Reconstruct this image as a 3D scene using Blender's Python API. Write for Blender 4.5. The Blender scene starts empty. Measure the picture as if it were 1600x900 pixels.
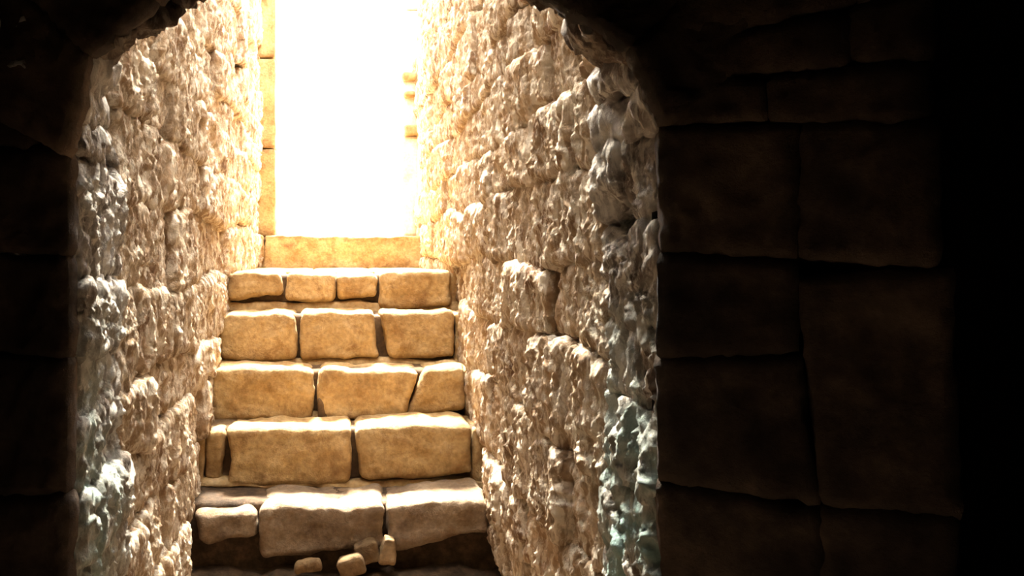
import bpy, math, random
import numpy as np

# ------------------------------------------------------------------ camera, sky, sun, exposure
scene = bpy.context.scene
F, VX, VY = 1400.0, 525.0, 400.0        # focal length in px, vanishing point of the passage (1600x900)
cam_d = bpy.data.cameras.new('camera'); cam = bpy.data.objects.new('camera', cam_d)
scene.collection.objects.link(cam)
cam.location = (0, 0, 0); cam.rotation_euler = (math.pi / 2, 0, 0)
cam_d.sensor_width = 36; cam_d.lens = 36 * F / 1600
cam_d.shift_x = (800 - VX) / 1600; cam_d.shift_y = -(450 - VY) / 1600
cam_d.clip_start = 0.02; cam_d.clip_end = 300
scene.camera = cam

world = bpy.data.worlds.new('sky'); scene.world = world; world.use_nodes = True
bg = world.node_tree.nodes['Background']
bg.inputs[0].default_value = (1.0, 0.97, 0.92, 1); bg.inputs[1].default_value = 8.0

sun_d = bpy.data.lights.new('sun', 'SUN'); sun = bpy.data.objects.new('sun', sun_d)
scene.collection.objects.link(sun)
sun_d.energy = 34; sun_d.angle = math.radians(14); sun_d.color = (1.0, 0.93, 0.80)
sun.location = (0, 14, 10)
SUN_EL, SUN_AZ = math.radians(57), math.radians(-1)   # azimuth: towards +x from straight ahead
sun.rotation_euler = (-(math.pi / 2 - SUN_EL), 0, -SUN_AZ)

scene.view_settings.view_transform = 'Standard'
scene.view_settings.look = 'None'
scene.view_settings.gamma = 1
scene.view_settings.use_curve_mapping = False
scene.view_settings.exposure = 1.3

rng = random.Random(11)
COL = scene.collection

# ------------------------------------------------------------------ helpers
def W(px, py, Y):
    """point at depth Y seen at pixel px, py"""
    return np.array([(px - VX) * Y / F, Y, (VY - py) * Y / F])

def _hash(ix, iy, iz, seed):
    h = (ix.astype(np.int64) * 374761393 + iy.astype(np.int64) * 668265263 + iz.astype(np.int64) * 2147483647 + seed * 1274126177) & 0xffffffff
    h = ((h ^ (h >> 13)) * 1274126177) & 0xffffffff
    h = ((h ^ (h >> 16)) * 2246822519) & 0xffffffff
    return h ^ (h >> 15)

_G = np.random.RandomState(3).normal(size=(256, 3)); _G /= np.linalg.norm(_G, axis=1)[:, None]

def perlin(p, seed=0):
    i = np.floor(p).astype(np.int64); f = p - i
    u = f * f * f * (f * (f * 6 - 15) + 10)
    r = 0
    for dx in (0, 1):
        wx = u[:, 0] if dx else 1 - u[:, 0]
        for dy in (0, 1):
            wy = u[:, 1] if dy else 1 - u[:, 1]
            for dz in (0, 1):
                wz = u[:, 2] if dz else 1 - u[:, 2]
                g = _G[_hash(i[:, 0] + dx, i[:, 1] + dy, i[:, 2] + dz, seed) & 255]
                d = g[:, 0] * (f[:, 0] - dx) + g[:, 1] * (f[:, 1] - dy) + g[:, 2] * (f[:, 2] - dz)
                r = r + wx * wy * wz * d
    return r * 1.6

def fbm(p, n=3, seed=0, gain=.5):
    r = 0; a = 1.0
    for k in range(n):
        r = r + a * perlin(p * 2.03 ** k + k * 17.3, seed + k); a *= gain
    return r

def ridged(p, n=2, seed=0):
    r = 0; a = 1.0
    for k in range(n):
        r = r + a * (1 - 2.2 * np.abs(perlin(p * 2.1 ** k + k * 9.1, seed + k))); a *= .5
    return r

def mesh_obj(name, verts, faces, mat, parent=None, smooth=True):
    me = bpy.data.meshes.new(name)
    v = np.asarray(verts, dtype=np.float32); fc = np.asarray(faces, dtype=np.int32)
    me.vertices.add(len(v)); me.vertices.foreach_set('co', v.ravel())
    k = fc.shape[1]
    me.loops.add(fc.size); me.loops.foreach_set('vertex_index', fc.ravel())
    me.polygons.add(len(fc)); me.polygons.foreach_set('loop_start', np.arange(0, fc.size, k, dtype=np.int32))
    if smooth: me.polygons.foreach_set('use_smooth', np.ones(len(fc), dtype=bool))
    me.update(calc_edges=True); me.validate()
    me.materials.append(mat)
    o = bpy.data.objects.new(name, me); COL.objects.link(o)
    if parent is not None: o.parent = parent
    return o

_box_cache = {}
def box_grid(nx, ny, nz, back):
    """surface of the unit cube, welded; face w=0 is the front; the back (w=1) is optional"""
    key = (nx, ny, nz, back)
    if key in _box_cache: return _box_cache[key]
    idx = {}; V = []; Fc = []
    def vid(i, j, k):
        t = (i, j, k)
        if t not in idx: idx[t] = len(V); V.append((i / nx, j / ny, k / nz))
        return idx[t]
    for i in range(nx):
        for j in range(ny):
            Fc.append((vid(i, j, 0), vid(i + 1, j, 0), vid(i + 1, j + 1, 0), vid(i, j + 1, 0)))
            if back: Fc.append((vid(i, j, nz), vid(i, j + 1, nz), vid(i + 1, j + 1, nz), vid(i + 1, j, nz)))
    for i in range(nx):
        for k in range(nz):
            Fc.append((vid(i, 0, k), vid(i, 0, k + 1), vid(i + 1, 0, k + 1), vid(i + 1, 0, k)))
            Fc.append((vid(i, ny, k), vid(i + 1, ny, k), vid(i + 1, ny, k + 1), vid(i, ny, k + 1)))
    for j in range(ny):
        for k in range(nz):
            Fc.append((vid(0, j, k), vid(0, j + 1, k), vid(0, j + 1, k + 1), vid(0, j, k + 1)))
            Fc.append((vid(nx, j, k), vid(nx, j, k + 1), vid(nx, j + 1, k + 1), vid(nx, j + 1, k)))
    r = (np.array(V), np.array(Fc)); _box_cache[key] = r
    return r

def stone(name, front, back, mat, parent, res=(.02, .02, .03), r=.02, disp=None, closed=False, wob=0.0, seed=0):
    """front/back: 4 corners each (bl, br, tr, tl as seen from outside); a rounded, displaced block"""
    f = np.array(front, float); b = np.array(back, float)
    Lu = (np.linalg.norm(f[1] - f[0]) + np.linalg.norm(f[2] - f[3])) / 2
    Lv = (np.linalg.norm(f[3] - f[0]) + np.linalg.norm(f[2] - f[1])) / 2
    Lw = np.mean([np.linalg.norm(f[i] - b[i]) for i in range(4)])
    n = [max(2, int(round(L / q))) for L, q in zip((Lu, Lv, Lw), res)]
    P, Fc = box_grid(n[0], n[1], n[2], closed)
    L = np.array([Lu, Lv, Lw])
    rr = min(r, .45 * L.min())
    # pull the outer rows of vertices towards the rim so that the rounding has vertices
    a = (P - .5) * L
    inner = L / 2 - rr
    q = np.clip(a, -inner, inner); d = a - q
    ln = np.linalg.norm(d, axis=1); ln[ln < 1e-9] = 1
    dirn = d / ln[:, None]
    a2 = q + dirn * rr
    if not closed:                                   # keep the back open rim where it is
        m = P[:, 2] > .999
        a2[m, 2] = a[m, 2]
    p = a2 / L + .5
    if wob:                                          # uneven outline
        ofs = rng.uniform(0, 50)
        c3 = np.stack([p[:, 0] * Lu * 6 + ofs, p[:, 1] * Lv * 6, np.zeros(len(p))], 1)
        p = p + np.stack([perlin(c3, 71) * wob / Lu, perlin(c3 + 31.7, 72) * wob / Lv, np.zeros(len(p))], 1)
    u, v, w = p[:, 0:1], p[:, 1:2], p[:, 2:3]
    bil = lambda c: c[0] * (1 - u) * (1 - v) + c[1] * u * (1 - v) + c[2] * u * v + c[3] * (1 - u) * v
    pos = bil(f) * (1 - w) + bil(b) * w
    # approximate frame
    eu = (f[1] - f[0]) / np.linalg.norm(f[1] - f[0]); ev = (f[3] - f[0]) / np.linalg.norm(f[3] - f[0])
    ew = b.mean(0) - f.mean(0); ew /= np.linalg.norm(ew)
    nrm = dirn[:, 0:1] * eu + dirn[:, 1:2] * ev + dirn[:, 2:3] * ew
    if disp is not None:
        amp = np.where(P[:, 2] > .999, 0, 1.0) if not closed else 1.0
        pos = pos + nrm * (disp(pos) * amp)[:, None]
    c = pos.mean(0)
    flip = np.dot(np.cross(eu, ev), ew) > 0
    if flip: Fc = Fc[:, ::-1]
    o = mesh_obj(name, pos - c, Fc, mat, None)
    o.location = c
    if parent is not None: o.parent = parent
    return o

def empty(name, loc=(0, 0, 0)):
    o = bpy.data.objects.new(name, None); COL.objects.link(o); o.location = loc; o.empty_display_size = .1
    return o

def tag(o, label=None, cat=None, group=None, kind=None):
    if label: o['label'] = label
    if cat: o['category'] = cat
    if group: o['group'] = group
    if kind: o['kind'] = kind
    return o

def prism(name, poly, ext, mat, parent=None):
    """extrude a polygon (list of 3d pts) by vector ext"""
    import bmesh
    bm = bmesh.new(); ext = np.array(ext)
    a = [bm.verts.new(p) for p in poly]; b = [bm.verts.new(np.array(p) + ext) for p in poly]
    bm.faces.new(a); bm.faces.new(b[::-1]); n = len(a)
    for i in range(n): bm.faces.new((a[i], b[i], b[(i + 1) % n], a[(i + 1) % n]))
    bmesh.ops.recalc_face_normals(bm, faces=bm.faces)
    me = bpy.data.meshes.new(name); bm.to_mesh(me); bm.free(); me.materials.append(mat)
    o = bpy.data.objects.new(name, me); COL.objects.link(o)
    if parent is not None: o.parent = parent
    return o

def box(name, lo, hi, mat, parent=None):
    x0, y0, z0 = lo; x1, y1, z1 = hi
    return prism(name, [(x0, y0, z0), (x1, y0, z0), (x1, y1, z0), (x0, y1, z0)], (0, 0, z1 - z0), mat, parent)

# ------------------------------------------------------------------ materials
def stone_mat(name, cols, scale=6, bump=.4, rough=.9, tint=.25, streak=None, algae=None, fine=60, lime=0, bdist=.012, stain=0, limecol=(.92, .80, .63)):
    """cols: three colours mixed by noise; tint: value change from stone to stone"""
    m = bpy.data.materials.new(name); m.use_nodes = True
    nt = m.node_tree; N = nt.nodes; Lk = nt.links
    bs = N['Principled BSDF']; bs.inputs['Roughness'].default_value = rough
    bs.inputs['Specular IOR Level'].default_value = .25
    geo = N.new('ShaderNodeNewGeometry')
    oi = N.new('ShaderNodeObjectInfo')
    n1 = N.new('ShaderNodeTexNoise'); n1.inputs['Scale'].default_value = scale; n1.inputs['Detail'].default_value = 6
    n1.inputs['Roughness'].default_value = .65
    mp = N.new('ShaderNodeMapping'); mp.inputs['Scale'].default_value = (1, 1, streak or 1)
    Lk.new(geo.outputs['Position'], mp.inputs['Vector']); Lk.new(mp.outputs[0], n1.inputs['Vector'])
    rp = N.new('ShaderNodeValToRGB'); e = rp.color_ramp.elements
    e[0].position = .33; e[0].color = (*cols[0], 1); e[1].position = .68; e[1].color = (*cols[2], 1)
    x = e.new(.5); x.color = (*cols[1], 1)
    Lk.new(n1.outputs['Fac'], rp.inputs[0])
    # fine grain
    n2 = N.new('ShaderNodeTexNoise'); n2.inputs['Scale'].default_value = fine; n2.inputs['Detail'].default_value = 5
    Lk.new(geo.outputs['Position'], n2.inputs['Vector'])
    mr = N.new('ShaderNodeMapRange'); mr.inputs[1].default_value = .3; mr.inputs[2].default_value = .7
    mr.inputs[3].default_value = .78; mr.inputs[4].default_value = 1.15
    Lk.new(n2.outputs['Fac'], mr.inputs[0])
    tr = N.new('ShaderNodeMapRange'); tr.inputs[3].default_value = 1 - tint; tr.inputs[4].default_value = 1 + tint * .6
    Lk.new(oi.outputs['Random'], tr.inputs[0])
    mu = N.new('ShaderNodeMath'); mu.operation = 'MULTIPLY'
    Lk.new(mr.outputs[0], mu.inputs[0]); Lk.new(tr.outputs[0], mu.inputs[1])
    vm = N.new('ShaderNodeVectorMath'); vm.operation = 'SCALE'
    Lk.new(rp.outputs[0], vm.inputs[0]); Lk.new(mu.outputs[0], vm.inputs['Scale'])
    out = vm.outputs[0]
    if lime:                                         # whitish lime that has run down the stones
        lm = N.new('ShaderNodeMapping'); lm.inputs['Scale'].default_value = (1, 1, .32)
        Lk.new(geo.outputs['Position'], lm.inputs['Vector'])
        ln = N.new('ShaderNodeTexNoise'); ln.inputs['Scale'].default_value = 32; ln.inputs['Detail'].default_value = 6
        ln.inputs['Roughness'].default_value = .7; ln.inputs['Distortion'].default_value = .6
        Lk.new(lm.outputs[0], ln.inputs['Vector'])
        lr = N.new('ShaderNodeMapRange'); lr.inputs[1].default_value = .465; lr.inputs[2].default_value = .57; lr.inputs[4].default_value = lime
        Lk.new(ln.outputs['Fac'], lr.inputs[0])
        lx = N.new('ShaderNodeMix'); lx.data_type = 'RGBA'
        Lk.new(lr.outputs[0], lx.inputs[0]); Lk.new(out, lx.inputs[6]); lx.inputs[7].default_value = (*limecol, 1)
        out = lx.outputs[2]
    if stain:                                        # brown earth stains and scuffs
        sn = N.new('ShaderNodeTexNoise'); sn.inputs['Scale'].default_value = 8; sn.inputs['Detail'].default_value = 9
        sn.inputs['Roughness'].default_value = .72; sn.inputs['Distortion'].default_value = .4
        sm = N.new('ShaderNodeMapping'); sm.inputs['Location'].default_value = (3.1, 7.7, 1.3)
        Lk.new(geo.outputs['Position'], sm.inputs['Vector']); Lk.new(sm.outputs[0], sn.inputs['Vector'])
        sr = N.new('ShaderNodeMapRange'); sr.inputs[1].default_value = .51; sr.inputs[2].default_value = .66; sr.inputs[4].default_value = stain
        Lk.new(sn.outputs['Fac'], sr.inputs[0])
        sx = N.new('ShaderNodeMix'); sx.data_type = 'RGBA'
        Lk.new(sr.outputs[0], sx.inputs[0]); Lk.new(out, sx.inputs[6]); sx.inputs[7].default_value = (.20, .105, .04, 1)
        out = sx.outputs[2]
    if algae:                                        # blue green growth on the damp stones by the opening
        col, y_hi, z_hi, amt = algae
        sp = N.new('ShaderNodeSeparateXYZ'); Lk.new(geo.outputs['Position'], sp.inputs[0])
        a = N.new('ShaderNodeMapRange'); a.inputs[1].default_value = y_hi; a.inputs[2].default_value = y_hi - .55
        Lk.new(sp.outputs['Y'], a.inputs[0])
        b = N.new('ShaderNodeMapRange'); b.inputs[1].default_value = z_hi; b.inputs[2].default_value = z_hi - .5
        Lk.new(sp.outputs['Z'], b.inputs[0])
        n3 = N.new('ShaderNodeTexNoise'); n3.inputs['Scale'].default_value = 9; n3.inputs['Detail'].default_value = 5
        Lk.new(geo.outputs['Position'], n3.inputs['Vector'])
        c = N.new('ShaderNodeMapRange'); c.inputs[1].default_value = .35; c.inputs[2].default_value = .6
        Lk.new(n3.outputs['Fac'], c.inputs[0])
        p1 = N.new('ShaderNodeMath'); p1.operation = 'MULTIPLY'; Lk.new(a.outputs[0], p1.inputs[0]); Lk.new(b.outputs[0], p1.inputs[1])
        p2 = N.new('ShaderNodeMath'); p2.operation = 'MULTIPLY'; Lk.new(p1.outputs[0], p2.inputs[0]); Lk.new(c.outputs[0], p2.inputs[1])
        p3 = N.new('ShaderNodeMath'); p3.operation = 'MULTIPLY'; Lk.new(p2.outputs[0], p3.inputs[0]); p3.inputs[1].default_value = amt
        mx = N.new('ShaderNodeMix'); mx.data_type = 'RGBA'
        Lk.new(p3.outputs[0], mx.inputs[0]); Lk.new(out, mx.inputs[6]); mx.inputs[7].default_value = (*col, 1)
        out = mx.outputs[2]
    Lk.new(out, bs.inputs['Base Color'])
    b1 = N.new('ShaderNodeBump'); b1.inputs['Strength'].default_value = bump; b1.inputs['Distance'].default_value = bdist
    n4 = N.new('ShaderNodeTexNoise'); n4.inputs['Scale'].default_value = fine * .7; n4.inputs['Detail'].default_value = 7
    n4.inputs['Roughness'].default_value = .7
    Lk.new(geo.outputs['Position'], n4.inputs['Vector'])
    Lk.new(n4.outputs['Fac'], b1.inputs['Height'])
    n5 = N.new('ShaderNodeTexNoise'); n5.inputs['Scale'].default_value = fine * 2.2; n5.inputs['Detail'].default_value = 8
    n5.inputs['Roughness'].default_value = .8; Lk.new(geo.outputs['Position'], n5.inputs['Vector'])
    b2 = N.new('ShaderNodeBump'); b2.inputs['Strength'].default_value = min(1, bump); b2.inputs['Distance'].default_value = bdist * .45
    Lk.new(n5.outputs['Fac'], b2.inputs['Height']); Lk.new(b1.outputs[0], b2.inputs['Normal']); Lk.new(b2.outputs[0], bs.inputs['Normal'])
    return m

M_wall = stone_mat('limewashed rubble', [(.27, .15, .08), (.50, .34, .20), (.72, .56, .39)], 7, .9, tint=.2,
                   algae=((.42, .56, .52), 2.3, -.05, .7), fine=45, lime=.9, bdist=.022)
M_jamb = stone_mat('rough pale jamb stone', [(.20, .14, .10), (.44, .38, .32), (.72, .68, .60)], 9, .9, tint=.2,
                   algae=((.28, .47, .43), 2.4, .0, .85), fine=45, lime=.85, bdist=.022, limecol=(.86, .80, .70))
M_mortar = stone_mat('dark crumbling mortar', [(.16, .09, .05), (.28, .17, .09), (.40, .27, .16)], 12, .8, tint=0)
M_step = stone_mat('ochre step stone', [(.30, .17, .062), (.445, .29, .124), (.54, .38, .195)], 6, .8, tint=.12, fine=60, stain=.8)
M_bed = stone_mat('shade dark step bedding', [(.06, .034, .016), (.11, .064, .03), (.16, .10, .05)], 9, .6, tint=0)  # bedding coloured dark so the gaps between blocks look shaded
M_ledge = stone_mat('golden lime mortar', [(.25, .14, .055), (.39, .25, .11), (.49, .35, .185)], 11, .7, tint=0)
M_pebble = stone_mat('brown rubble stone', [(.14, .085, .04), (.24, .15, .07), (.34, .22, .11)], 9, .8, tint=.2)
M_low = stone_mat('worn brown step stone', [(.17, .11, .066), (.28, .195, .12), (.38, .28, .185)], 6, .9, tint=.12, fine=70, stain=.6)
M_earth = stone_mat('dark earth', [(.04, .024, .012), (.08, .048, .025), (.15, .09, .048)], 14, .9, tint=0)
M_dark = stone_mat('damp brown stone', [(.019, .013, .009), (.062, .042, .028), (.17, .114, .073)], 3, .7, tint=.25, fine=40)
M_arch = stone_mat('shade browned arch stone', [(.06, .04, .03), (.14, .095, .065), (.30, .215, .15)], 8, .9, tint=.2, fine=45, lime=.25, bdist=.02)  # shade of the arch front put into a browner stone colour
M_darkmortar = stone_mat('blackish mortar', [(.015, .011, .009), (.025, .018, .014), (.04, .03, .022)], 9, .7, tint=0)  # very dark mortar behind the chamber face stones
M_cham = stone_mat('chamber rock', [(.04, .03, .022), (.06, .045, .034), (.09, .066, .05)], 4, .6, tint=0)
M_door = stone_mat('dressed jamb stone', [(.62, .48, .34), (.76, .64, .50), (.86, .78, .66)], 6, .3, tint=.1)
M_sand = stone_mat('sunlit sand', [(.5, .4, .27), (.6, .48, .33), (.68, .56, .4)], 3, .3, tint=0)

# ------------------------------------------------------------------ the plan of the place
XL, XR = -.555, .606                  # passage walls
YL, YR = 1.92, 1.68                   # where the opening meets the chamber, left and right
D = [3.43, 3.74, 4.01, 4.29, 4.56, 6.45]   # fronts of the six steps
TOPY = [786, 668, 575, 487, 425, 367]
ZT = [(VY - y) * d / F for y, d in zip(TOPY, D)]
YEND = 6.95
def front_y(x): return YL + (x - XL) * (YR - YL) / (XR - XL)
def step_z(y):
    z = -1.22
    for d, t in zip(D, ZT):
        if y > d: z = t
    return z

# hollows where stones have broken out, seen at these pixels on the right and left walls (px, py, radius)
PITS = []
for X_, lst in ((XR, ((905, 92, .05), (926, 236, .045), (968, 345, .05), (806, 505, .035), (938, 432, .03), (832, 205, .03), (962, 640, .035),
                      (985, 165, .04), (880, 690, .03), (745, 300, .05), (760, 690, .03), (925, 700, .03))),
                (XL, ((188, 205, .05), (180, 255, .045), (205, 718, .05), (188, 545, .03), (300, 668, .04), (175, 700, .05), (240, 610, .03),
                      (330, 215, .05), (265, 215, .035), (150, 160, .03)))):
    for px_, py_, r_ in lst:
        y_ = X_ * F / (px_ - VX); PITS.append((X_, y_, (VY - py_) * y_ / F, r_))

def rough_wall(amp, seed, soft=1.0):
    def f(p):
        pit = np.zeros(len(p))
        for X_, y_, z_, r_ in PITS:
            d2 = ((p[:, 1] - y_) / (r_ * 1.5)) ** 2 + ((p[:, 2] - z_) / r_) ** 2 + ((p[:, 0] - X_) / .12) ** 2
            pit += np.exp(-np.minimum(d2, 30) ** 1.5) * min(.05, r_ * 1.15)
        q = p * np.array([1, 1, .58])
        q = q + .035 * np.stack([perlin(q * 9, 61), perlin(q * 9 + 40.3, 62), perlin(q * 9 + 80.9, 63)], 1)
        return -pit + amp * (.016 * fbm(q * 5.5, 2, seed) + .009 * ridged(q * 9, 2, seed + 5) + .008 * ridged(q * 22, 2, seed + 9) * soft + .0065 * ridged(q * 44, 2, seed + 14) * soft)
    return f

# ------------------------------------------------------------------ chamber shell (structure)
ZF, ZC = -1.42, 1.15
flo = tag(box('floor', (-1.7, -1.8, ZF - .1), (2.9, 3.6, ZF), M_cham), kind='structure')
tag(prism('ceiling', [(-1.7, -1.8, ZC), (2.9, -1.8, ZC), (2.9, 3.6, ZC), (.95, 3.6, ZC), (.95, 1.75, ZC), (-1.7, 2.1, ZC)], (0, 0, .1), M_cham), kind='structure')
tag(box('wall_back', (-1.7, -1.9, ZF), (2.9, -1.8, ZC), M_cham), kind='structure')
tag(box('wall_chamber_left', (-1.8, -1.8, ZF), (-1.7, 2.3, ZC), M_cham), kind='structure')
tag(box('wall_added_recess', (.9, 3.5, ZF), (2.9, 3.6, ZC), M_cham), kind='structure')  # back of an invented recess, added to let the right edge go black
tag(box('wall_chamber_right', (2.8, -1.8, ZF), (2.9, 3.6, ZC), M_cham), kind='structure')

# opening outline on the skewed front plane, from pixel points of the arch edge
arch_px = [(120, 245), (124, 190), (134, 138), (160, 95), (195, 55), (240, 25), (300, 0), (360, -40), (440, -75), (540, -92),
           (640, -84), (730, -50), (800, -10), (850, 22), (900, 45), (950, 80), (985, 112), (1008, 155), (1022, 205)]
def on_front(px, py):
    # ray meets plane Y = front_y(X)
    k = (px - VX) / F; s = (YR - YL) / (XR - XL)
    Y = (YL - s * XL) / (1 - s * k)
    return W(px, py, Y)
arch = np.array([on_front(*p) for p in arch_px])
arch[:, 0] = np.clip(arch[:, 0], XL, XR)

# front wall core with the opening cut out of it
def build_front():
    pts = [np.array([XL, YL, ZF])] + [a for a in arch] + [np.array([XR, YR, ZF])]
    inner = np.array(pts)
    c = np.array([.02, 0, .1])
    inn = []
    for p in inner:                                   # step back behind the facing stones
        d = np.array([p[0] - .02, 0, max(p[2] - .1, 0)]); d /= np.linalg.norm(d) + 1e-9
        q = p + d * .14; q[1] = front_y(q[0]) + .06; inn.append(q)
    outer = []
    for p in inn:
        d = np.array([p[0] - .02, 0, max(p[2] - .1, 0)]); d /= np.linalg.norm(d)
        tx = (1.75 if d[0] < 0 else .72)
        t = min((tx - abs(p[0])) / max(abs(d[0]), 1e-6), ((2.5 - p[2]) / max(d[2], 1e-6)))
        q = p + d * t; q[1] = front_y(q[0]) + .06 if d[0] < 0 else front_y(min(q[0], .72)) + .06; outer.append(q)
    n = len(inn)
    V = np.concatenate([inn, outer, np.array(inn) + [0, .12, 0], np.array(outer) + [0, .12, 0]])
    Fc = []
    for i in range(n - 1):
        Fc += [(i, i + 1, n + i + 1, n + i), (2 * n + i, 3 * n + i, 3 * n + i + 1, 2 * n + i + 1),
               (i, 2 * n + i, 2 * n + i + 1, i + 1), (n + i, n + i + 1, 3 * n + i + 1, 3 * n + i)]
    return mesh_obj('wall_front', V, Fc, M_darkmortar, smooth=False)
wall_front = tag(build_front(), kind='structure')

# ------------------------------------------------------------------ passage walls: backing + each stone
def joint_wave(y, k, side):
    return .022 * math.sin(y * 3.1 + k * 2.3 + side) + .014 * math.sin(y * 8.3 + k * 5.1 + side * 2)

def passage_wall(name, side, X, y0, seed):
    r_ = random.Random(seed)
    sgn = -1 if side == 0 else 1
    z1 = 2.55
    # backing mortar, a displaced sheet with thickness
    ny, nz = 110, 90
    ys = np.linspace(y0, YEND, ny); zs = np.linspace(ZF, z1, nz)
    g = np.array([[(X + sgn * .045, y, z) for z in zs] for y in ys]).reshape(-1, 3)
    g[:, 0] -= sgn * rough_wall(1.0, seed)(g)
    g2 = g.copy(); g2[:, 0] = X + sgn * .35
    fc = []
    for i in range(ny - 1):
        for j in range(nz - 1):
            a = i * nz + j; q = (a, a + 1, a + nz + 1, a + nz)
            fc.append(q if side == 1 else q[::-1])
            b = a + ny * nz; q = (b, b + nz, b + nz + 1, b + 1); fc.append(q if side == 1 else q[::-1])
    root = tag(mesh_obj(name, np.concatenate([g, g2]), fc, M_mortar), kind='structure')
    zj = [ZF]
    while zj[-1] < z1 - .15: zj.append(zj[-1] + r_.uniform(.15, .29))
    dsp = rough_wall(1.0, seed)
    for k in range(len(zj) - 1):
        y = y0 - (.0 if k % 2 else r_.uniform(0, .2)); y = max(y, y0)
        while y < YEND - .05:
            ln = r_.uniform(.20, .50) * (1.0 if y < 4 else 1.3)
            ye = min(y + ln, YEND)
            if YEND - ye < .15: ye = YEND
            ztop = zj[k + 1]
            if ztop > step_z((y + ye) / 2) - .02:
                s0, s1 = r_.uniform(-.03, .03), r_.uniform(-.03, .03)
                gp = r_.choice((.003, .005, .008, .016))
                zb = lambda t: zj[k] + joint_wave(t, k, side) + gp
                zt = lambda t: zj[k + 1] + joint_wave(t, k + 1, side) - gp
                pr = r_.choice((-.014, -.006, 0, .008, .016, .03))
                tl = r_.uniform(-.012, .012)
                A = [(y + gp, zb(y)), (ye - gp, zb(ye)), (ye - gp + s1 * .4, zt(ye)), (y + gp + s1 * .4, zt(y))]
                fr = [np.array([X + sgn * (pr + (tl if q in (1, 2) else -tl)), a[0], a[1]]) for q, a in enumerate(A)]
                bk = [p + np.array([sgn * .09, 0, 0]) for p in fr]
                far = max(1.0, (y / 2.6) ** 1.2)
                if max(zt(y), zb(y)) < 1.95 * (ye / 6.4) + .15:
                    res = (.0062 * far, .0056 * min(far, 1.8), .02)
                else:
                    res = (.05, .05, .05)
                if side == 0:                         # seen from inside: left wall runs the other way
                    fr = [fr[1], fr[0], fr[3], fr[2]]; bk = [bk[1], bk[0], bk[3], bk[2]]
                o = stone('stone', fr, bk, M_wall, root, res, .022, dsp, wob=.012)
            y = ye
    return root
wl = passage_wall('wall_left', 0, XL - .01, YL + .40, 21)
wr = passage_wall('wall_right', 1, XR + .01, YR + .32, 37)

# ground outside
tag(box('ground', (-14, 7.0, ZT[5] - .3), (14, 40, ZT[5] - .02), M_sand), kind='structure')
tag(box('ground_bank', (-14, 1.5, 2.5), (-.9, 7.0, 2.6), M_sand), kind='structure')
tag(box('ground_terrace', (.95, 1.5, 2.5), (14, 7.0, 2.6), M_sand), kind='structure')

# ------------------------------------------------------------------ archway: jamb stones and arch stones
archway = tag(empty('stone_archway', (XL, YL, ZF)), 'rough stone arch and jambs framing the dark end of the stair passage', 'archway')
bpy.context.view_layer.update()
def put(o, root):
    o.parent = root; o.matrix_parent_inverse = root.matrix_world.inverted(); return o
dj = rough_wall(1.0, 55, 1.3)
for side, X, y0, dep, ztop in ((0, XL, YL, .42, arch[0][2]), (1, XR, YR, .34, arch[-1][2])):
    sgn = -1 if side == 0 else 1
    r_ = random.Random(5 + side)
    z = ZF
    while z < ztop - .02:
        h = r_.uniform(.13, .24)
        if ztop - (z + h) < .12: h = ztop - z
        split = r_.uniform(.4, .6) if r_.random() < .45 else 1
        segs = [(0, split), (split, 1)] if split < 1 else [(0, 1)]
        pr = r_.uniform(.004, .018)
        for a, b in segs:
            g = .005
            p2 = pr + r_.uniform(-.01, .01)
            x = X + sgn * p2; ya, yb = y0 + a * dep + (g if a else .02), y0 + b * dep - g
            t = r_.uniform(-.02, .02)
            fr = [(x, ya, z + g), (x, yb, z + g + t), (x, yb, z + h - g + t), (x, ya, z + h - g)]
            bk = [(x + sgn * .12, q[1], q[2]) for q in fr]
            if side == 0: fr = [fr[1], fr[0], fr[3], fr[2]]; bk = [bk[1], bk[0], bk[3], bk[2]]
            put(stone('jamb_stone', fr, bk, M_jamb, None, (.008, .007, .016), .02, dj, closed=True, wob=.014), archway)
        z += h
# arch stones
seg = np.linalg.norm(np.diff(arch, axis=0), axis=1); cum = np.concatenate([[0], np.cumsum(seg)])
def arch_at(s):
    return np.array([np.interp(s, cum, arch[:, k]) for k in range(3)])
r_ = random.Random(9); s = 0
while s < cum[-1] - .01:
    l = r_.uniform(.10, .16) if arch_at(s)[2] > .42 else  r_.uniform(.06, .10)
    if cum[-1] - (s + l) < .08: l = cum[-1] - s
    a, b = arch_at(s + .004), arch_at(s + l - .004)
    cen = np.array([.03, 0, -.1])
    def outw(p, t):
        d = np.array([p[0] - cen[0], 0, p[2] - cen[2]]); d /= np.linalg.norm(d); return p + d * t
    pr = r_.uniform(-.012, .016); h = r_.uniform(.2, .28)
    cz = min(1.0, max(0.0, ((a[2] + b[2]) / 2 - .27) / .2))     # 0 at the springing, 1 towards the crown
    dep = .40 - .20 * cz
    po = (pr + (.035 if a[0] > 0 else -.005)) * cz
    a, b = outw(a, po), outw(b, po)
    yo = r_.uniform(-.02, .02)
    A0 = a + [0, yo, 0]; B0 = b + [0, yo, 0]
    A1 = outw(A0, .02 + .07 * cz) + [0, dep, 0]; B1 = outw(B0, .02 + .07 * cz) + [0, dep, 0]
    fr = [A0, B0, B1, A1]                            # soffit
    bk = [outw(A0, h), outw(B0, h), outw(B1, h), outw(A1, h)]
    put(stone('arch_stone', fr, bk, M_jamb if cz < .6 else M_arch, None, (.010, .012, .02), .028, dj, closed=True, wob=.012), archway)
    s += l

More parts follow.
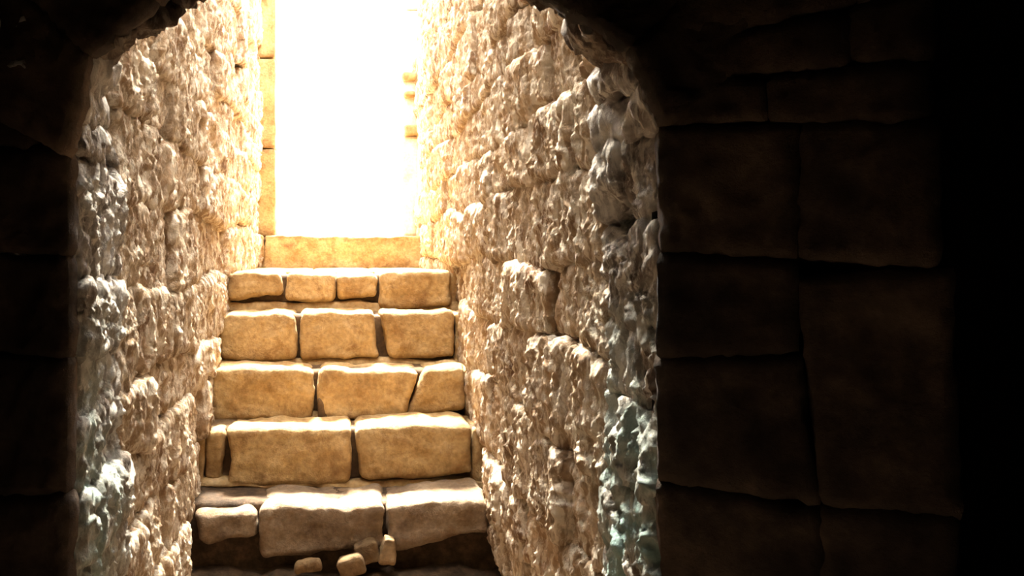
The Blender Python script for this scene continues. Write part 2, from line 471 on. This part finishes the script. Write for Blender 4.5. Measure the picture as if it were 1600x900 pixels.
# ------------------------------------------------------------------ dark chamber face beside and above the opening
def face_stone(quad_px, parent, plane, depth=.16, r=.012, amp=.6, gap=.002):
    c = np.array([plane(*q) for q in quad_px])
    m = c.mean(0); c = m + (c - m) * (1 - gap / np.linalg.norm(c[0] - c[2]) * 2)
    n = np.cross(c[1] - c[0], c[3] - c[0]); n /= np.linalg.norm(n)
    if n[1] < 0: n = -n
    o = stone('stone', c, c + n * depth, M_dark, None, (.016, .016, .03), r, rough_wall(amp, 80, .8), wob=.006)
    return put(o, parent)

# right face: comes towards the camera from the jamb
P0 = np.array([.605, 1.655]); P1 = np.array([1.02, 1.43])
def on_right(px, py):
    k = (px - VX) / F; d = P1 - P0
    t = (k * P0[1] - P0[0]) / (d[0] - k * d[1])
    return W(px, py, P0[1] + t * d[1])
core = []
for (x, y) in ((P0[0] - .02, P0[1]), (P1[0] - .01, P1[1])): core.append((x + .03, y + .09, ZF))
core.append((P1[0] + .06, P1[1] + .5, ZF)); core.append((P0[0] + .1, P0[1] + .35, ZF))
wall_fr = tag(prism('wall_front_right', core, (0, 0, ZC - ZF), M_darkmortar), kind='structure')
RB = [  # bl, br, tr, tl in pixels of the photograph
    [(1032, 1010), (1285, 1060), (1282, 792), (1030, 748)],
    [(1285, 1060), (1500, 1100), (1492, 806), (1282, 792)],
    [(1030, 748), (1282, 790), (1305, 668), (1222, 548), (1030, 560)],
    [(1282, 790), (1495, 806), (1492, 420), (1248, 440), (1305, 668)],
    [(1030, 560), (1254, 550), (1246, 408), (1030, 392)],
    [(1030, 392), (1246, 405), (1250, 193), (1028, 196)],
    [(1246, 405), (1470, 420), (1460, 190), (1250, 193)],
    [(1024, 196), (1200, 193), (1195, 120), (1022, 128)],
    [(1200, 193), (1455, 190), (1440, 92), (1195, 120)],
    [(1022, 128), (1330, 98), (1330, 10), (1022, 72)],
    [(1330, 98), (1450, 90), (1460, -30), (1330, 10)],
]
for q in RB:
    if len(q) == 5:
        if q[0][0] == 1030: q = [q[0], q[1], (1256, 552), q[4]]
        else: q = [(1284, 790), q[1], q[2], (1244, 436)]
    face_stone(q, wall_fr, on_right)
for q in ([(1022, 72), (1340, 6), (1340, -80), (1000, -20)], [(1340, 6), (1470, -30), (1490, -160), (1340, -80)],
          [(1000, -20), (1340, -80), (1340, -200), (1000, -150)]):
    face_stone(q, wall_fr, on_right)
# left face and the stones above the arch
for q in ([(-150, 1000), (106, 1000), (106, 770), (-150, 780)], [(-150, 780), (106, 770), (106, 560), (-150, 540)],
          [(-150, 540), (106, 560), (106, 400), (-150, 390)], [(-150, 390), (106, 400), (106, 238), (-150, 220)],
          [(-150, 220), (60, 232), (20, 60), (-150, 50)], [(-150, 50), (20, 60), (60, -120), (-150, -120)],
          [(20, 60), (60, 80), (170, -40), (60, -120)], [(60, -120), (170, -60), (330, -190), (60, -240)],
          [(330, -190), (560, -200), (560, -330), (330, -330)], [(560, -200), (790, -180), (790, -330), (560, -330)],
          [(790, -170), (960, -90), (1000, -330), (790, -330)], [(940, -70), (1010, 60), (1060, -20), (1000, -160)]):
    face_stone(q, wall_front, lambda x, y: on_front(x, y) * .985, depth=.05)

# dark facing stones along the arch, added over its lit fronts to imitate shade
r_ = random.Random(19); s = 0
while s < cum[-1] - .01:
    l = r_.uniform(.14, .24)
    if cum[-1] - (s + l) < .1: l = cum[-1] - s
    a, b = arch_at(s + .002), arch_at(s + l - .002); h = r_.uniform(.26, .36)
    yo = -.045 + r_.uniform(-.006, .006)
    oi = .012 + r_.uniform(0, .012)
    fr = [outw(a, oi), outw(b, oi), outw(b, h + .08), outw(a, h + .08)]
    fr = [np.array([p[0], front_y(p[0]) + yo, p[2]]) for p in fr]
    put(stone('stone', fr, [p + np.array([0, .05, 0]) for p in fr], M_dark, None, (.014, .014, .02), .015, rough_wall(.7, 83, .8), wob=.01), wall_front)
    s += l

# ------------------------------------------------------------------ staircase
stairs = tag(empty('stone_staircase', (0, D[0], ZF)), 'worn ochre stone stairs climbing to the bright doorway', 'staircase')
bpy.context.view_layer.update()
dst = lambda amp, seed: (lambda p: amp * (.010 * fbm(p * 5, 2, seed) + .0045 * fbm(p * 19, 3, seed + 4)))
step_labels = ['lowest step, three uneven brown blocks over dark earth', 'second step from the bottom, two broad blocks and a narrow one',
               'third step from the bottom, blocks with a curved crack', 'fourth step from the bottom, three squared blocks',
               'fifth step from the bottom, four small blocks edging the landing', 'top step, one wide slab under the doorway']
# front outlines bl, br, tr, tl in pixels at the depth of each step
BL = [
  [[(308, 853), (402, 845), (402, 800), (302, 803)], [(408, 876), (600, 856), (598, 787), (405, 794)], [(612, 860), (768, 838), (768, 778), (604, 788)]],
  [[(314, 762), (346, 762), (350, 676), (318, 676)], [(356, 764), (544, 758), (548, 668), (356, 670)], [(560, 756), (742, 744), (738, 662), (552, 668)]],
  [[(328, 660), (489, 660), (490, 578), (330, 576)], [(500, 658), (632, 656), (660, 578), (496, 578)], [(636, 656), (728, 640), (726, 572), (664, 576)]],
  [[(342, 560), (462, 566), (462, 488), (346, 488)], [(468, 566), (594, 562), (584, 487), (468, 487)], [(608, 560), (712, 560), (712, 486), (590, 488)], [(714, 566), (726, 566), (722, 488), (714, 488)]],
  [[(354, 466), (440, 464), (441, 425), (358, 424)], [(444, 471), (524, 469), (523, 428), (447, 426)], [(527, 469), (589, 466), (588, 428), (526, 428)], [(592, 483), (706, 482), (706, 423), (592, 425)]],
  [[(414, 424), (664, 424), (660, 369), (412, 366)], [(396, 424), (412, 424), (411, 366), (403, 366)]],
]
for i in range(6):
    d = D[i]
    nd = D[i + 1] if i < 5 else YEND
    low = ZT[i - 1] - .03 if i else -1.3
    # bedding behind and below the blocks
    b0 = [(XL - .06, d + .085, low), (XR + .06, d + .085, low), (XR + .06, d + .085, ZT[i] - .02), (XL - .06, d + .085, ZT[i] - .02)]
    b1 = [(x, nd + .08, z) for x, y, z in b0]
    bed = stone('step', b0, b1, M_bed if i else M_earth, None, (.025, .02, .03), .02, dst(1.0, 30 + i), closed=True)
    put(bed, stairs); bed['label'] = step_labels[i]
    bpy.context.view_layer.update()
    if 1 <= i <= 4:                                  # strip of bedding mortar along the foot of the riser
        hh = (.035, .03, .035, .06)[i - 1]
        z0 = ZT[i - 1] - .03; yy = d + (.0, .012, .008, .012)[i - 1]
        fr = [(XL - .03, yy, z0), (XR + .03, yy, z0), (XR + .03, yy + .02, z0 + hh), (XL - .03, yy + .02, z0 + hh)]
        put(stone('mortar_ledge', fr, [(p[0], d + .12, p[2]) for p in fr], M_ledge, None, (.015, .012, .02), .015, dst(1.1, 40 + i), closed=True, wob=.012), bed)
        for x0, x1 in ((XL - .08, XL + (.0 if i == 1 else .012)), (XR - .03, XR + .08)):      # sandy mortar between the blocks and the walls
            z1 = ZT[i] - .012
            fr = [(x0, d + .03, z0), (x1, d + .03, z0), (x1, d + .04, z1), (x0, d + .04, z1)]
            put(stone('mortar_fill', fr, [(p[0], nd + .02 if i < 4 else d + .4, p[2]) for p in fr], M_ledge, None, (.014, .014, .03), .012, dst(1.2, 45 + i), closed=True), bed)
    for j, q in enumerate(BL[i]):
        back = (j == 0 and i == 1) and .03 or (.0 if i != 3 or j < 3 else .025)
        fr = [W(x, y, d) + [0, back + rng.uniform(-.006, .006), 0] for x, y in q]
        dep = (nd - d) + .02 if i < 4 else .42
        bk = [p + np.array([0, dep - back, 0]) for p in fr]
        # tread falls slightly towards the front at the back edge level
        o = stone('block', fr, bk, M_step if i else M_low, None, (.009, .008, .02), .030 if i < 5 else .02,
                  dst(1.15 if i else 1.4, 50 + 7 * i + j), closed=True, wob=.014)
        put(o, bed)
# landing flags between the fifth step and the doorway
ld = [c for c in stairs.children if c['label'].startswith('fifth')][0]
for y0, y1 in ((5.0, 5.45), (5.46, 5.95), (5.96, 6.46)):
    for x0, x1 in ((XL - .03, -.16), (-.15, .22), (.23, XR + .03)):
        z = ZT[4] - .004
        fr = [(x0, y0, z), (x1, y0, z), (x1, y1, z), (x0, y1, z)]
        o = stone('flagstone', fr, [(p[0], p[1], p[2] - .1) for p in fr], M_step, None, (.04, .04, .05), .012, dst(.5, 90), closed=True)
        put(o, ld)

# wedge stone and root in the joint of the third step
o = stone('wedge_stone', [W(497, 657, D[2]) + [0, -.012, 0], W(513, 656, D[2]) + [0, -.012, 0], W(506, 626, D[2]) + [0, -.005, 0], W(497, 620, D[2]) + [0, -.005, 0]],
          [W(497, 657, D[2] + .06), W(513, 656, D[2] + .06), W(506, 626, D[2] + .06), W(497, 620, D[2] + .06)], M_bed, None, (.01, .01, .01), .012, dst(.4, 5), closed=True)
third = [c for c in stairs.children if c['label'].startswith('third')][0]
put(o, third)

# ------------------------------------------------------------------ earth and loose stones under the lowest step
nx, ny = 80, 90   # earth
xs = np.linspace(XL - .12, XR + .12, nx); ys = np.linspace(1.3, 3.62, ny)
g = np.array([[(x, y, 0) for y in ys] for x in xs]).reshape(-1, 3)
g[:, 2] = -1.41 + .19 * np.clip((g[:, 1] - 3.05) / .33, 0, 1) ** 1.2 + .022 * fbm(g * 4, 3, 3) + .016 * fbm(g * 15, 3, 8)
fc = [(i * ny + j, (i + 1) * ny + j, (i + 1) * ny + j + 1, i * ny + j + 1) for i in range(nx - 1) for j in range(ny - 1)]
earth = tag(mesh_obj('floor_passage', g, fc, M_earth), kind='structure')

def loose(px, py, w, h, Y, label, tilt=0, mat=None):
    c = W(px, py, Y); sw, sh = w * Y / F / 2, h * Y / F / 2
    ca, sa = math.cos(tilt), math.sin(tilt)
    q = [(-sw, -sh), (sw, -sh * .9), (sw * .85, sh), (-sw * .9, sh * .9)]
    fr = [c + np.array([a * ca - b * sa, 0, a * sa + b * ca]) for a, b in q]
    bk = [p + np.array([0, min(w, h) * Y / F * 1.1, 0]) for p in fr]
    o = stone('loose_stone', fr, bk, mat or M_pebble, None, (.006, .006, .007), .014, dst(1.2, int(px)), closed=True, wob=.014)
    return tag(o, label, 'stone', 'loose stones under the lowest step')
loose(575, 869, 42, 36, 3.37, 'rounded brown stone wedged below the joint of the lowest step', .2)
loose(607, 862, 28, 44, 3.36, 'upright pale stone wedged under the right block of the lowest step', -.15)
loose(549, 887, 38, 28, 3.33, 'dark rounded stone lying lowest beneath the two wedged stones', .3)
loose(482, 889, 44, 18, 3.36, 'small flat stone poking from the earth under the middle block', .05)

# ------------------------------------------------------------------ doorway at the top
door = tag(empty('door_1', (0, 6.6, ZT[5])), kind='structure')
bpy.context.view_layer.update()
dd = dst(.6, 33)
def jamb_col(x0, x1, y0, y1, pys, Y, M_door=M_door):
    for a, b in zip(pys[:-1], pys[1:]):
        za, zb = (VY - a) * Y / F + .004, (VY - b) * Y / F - .004
        fr = [(x0, y0, za), (x1, y0, za), (x1, y0, zb), (x0, y0, zb)]
        bk = [(p[0], y1, p[2]) for p in fr]
        put(stone('jamb_block', fr, bk, M_door, None, (.02, .03, .03), .012, dd, closed=True), door)
Yd = 6.62
jamb_col((402 - VX) * Yd / F - .2, (430 - VX) * Yd / F, Yd, 6.95, [370, 232, 90, -40, -170], Yd, M_step)
jamb_col((631 - VX) * Yd / F, (672 - VX) * Yd / F + .2, Yd + .1, 6.98, [370, 208, 118, 10, -170], Yd)
jamb_col((654 - VX) * Yd / F, (672 - VX) * Yd / F + .2, Yd - .06, Yd + .1, [370, 208, 148, 60, -40, -170], Yd)

for px, py, w, h in ((640, 118, 22, 13), (641, 146, 18, 9), (645, 203, 26, 16)):      # worn brown stones in the right jamb
    Y = Yd + .04
    fr = [W(px - w / 2, py + h / 2, Y), W(px + w / 2, py + h / 2, Y), W(px + w / 2, py - h / 2, Y), W(px - w / 2, py - h / 2, Y)]
    put(stone('jamb_peg', fr, [p + np.array([.0, .26, 0]) for p in fr], M_ledge, None, (.015, .015, .03), .02, dst(.6, 12), closed=True), door)
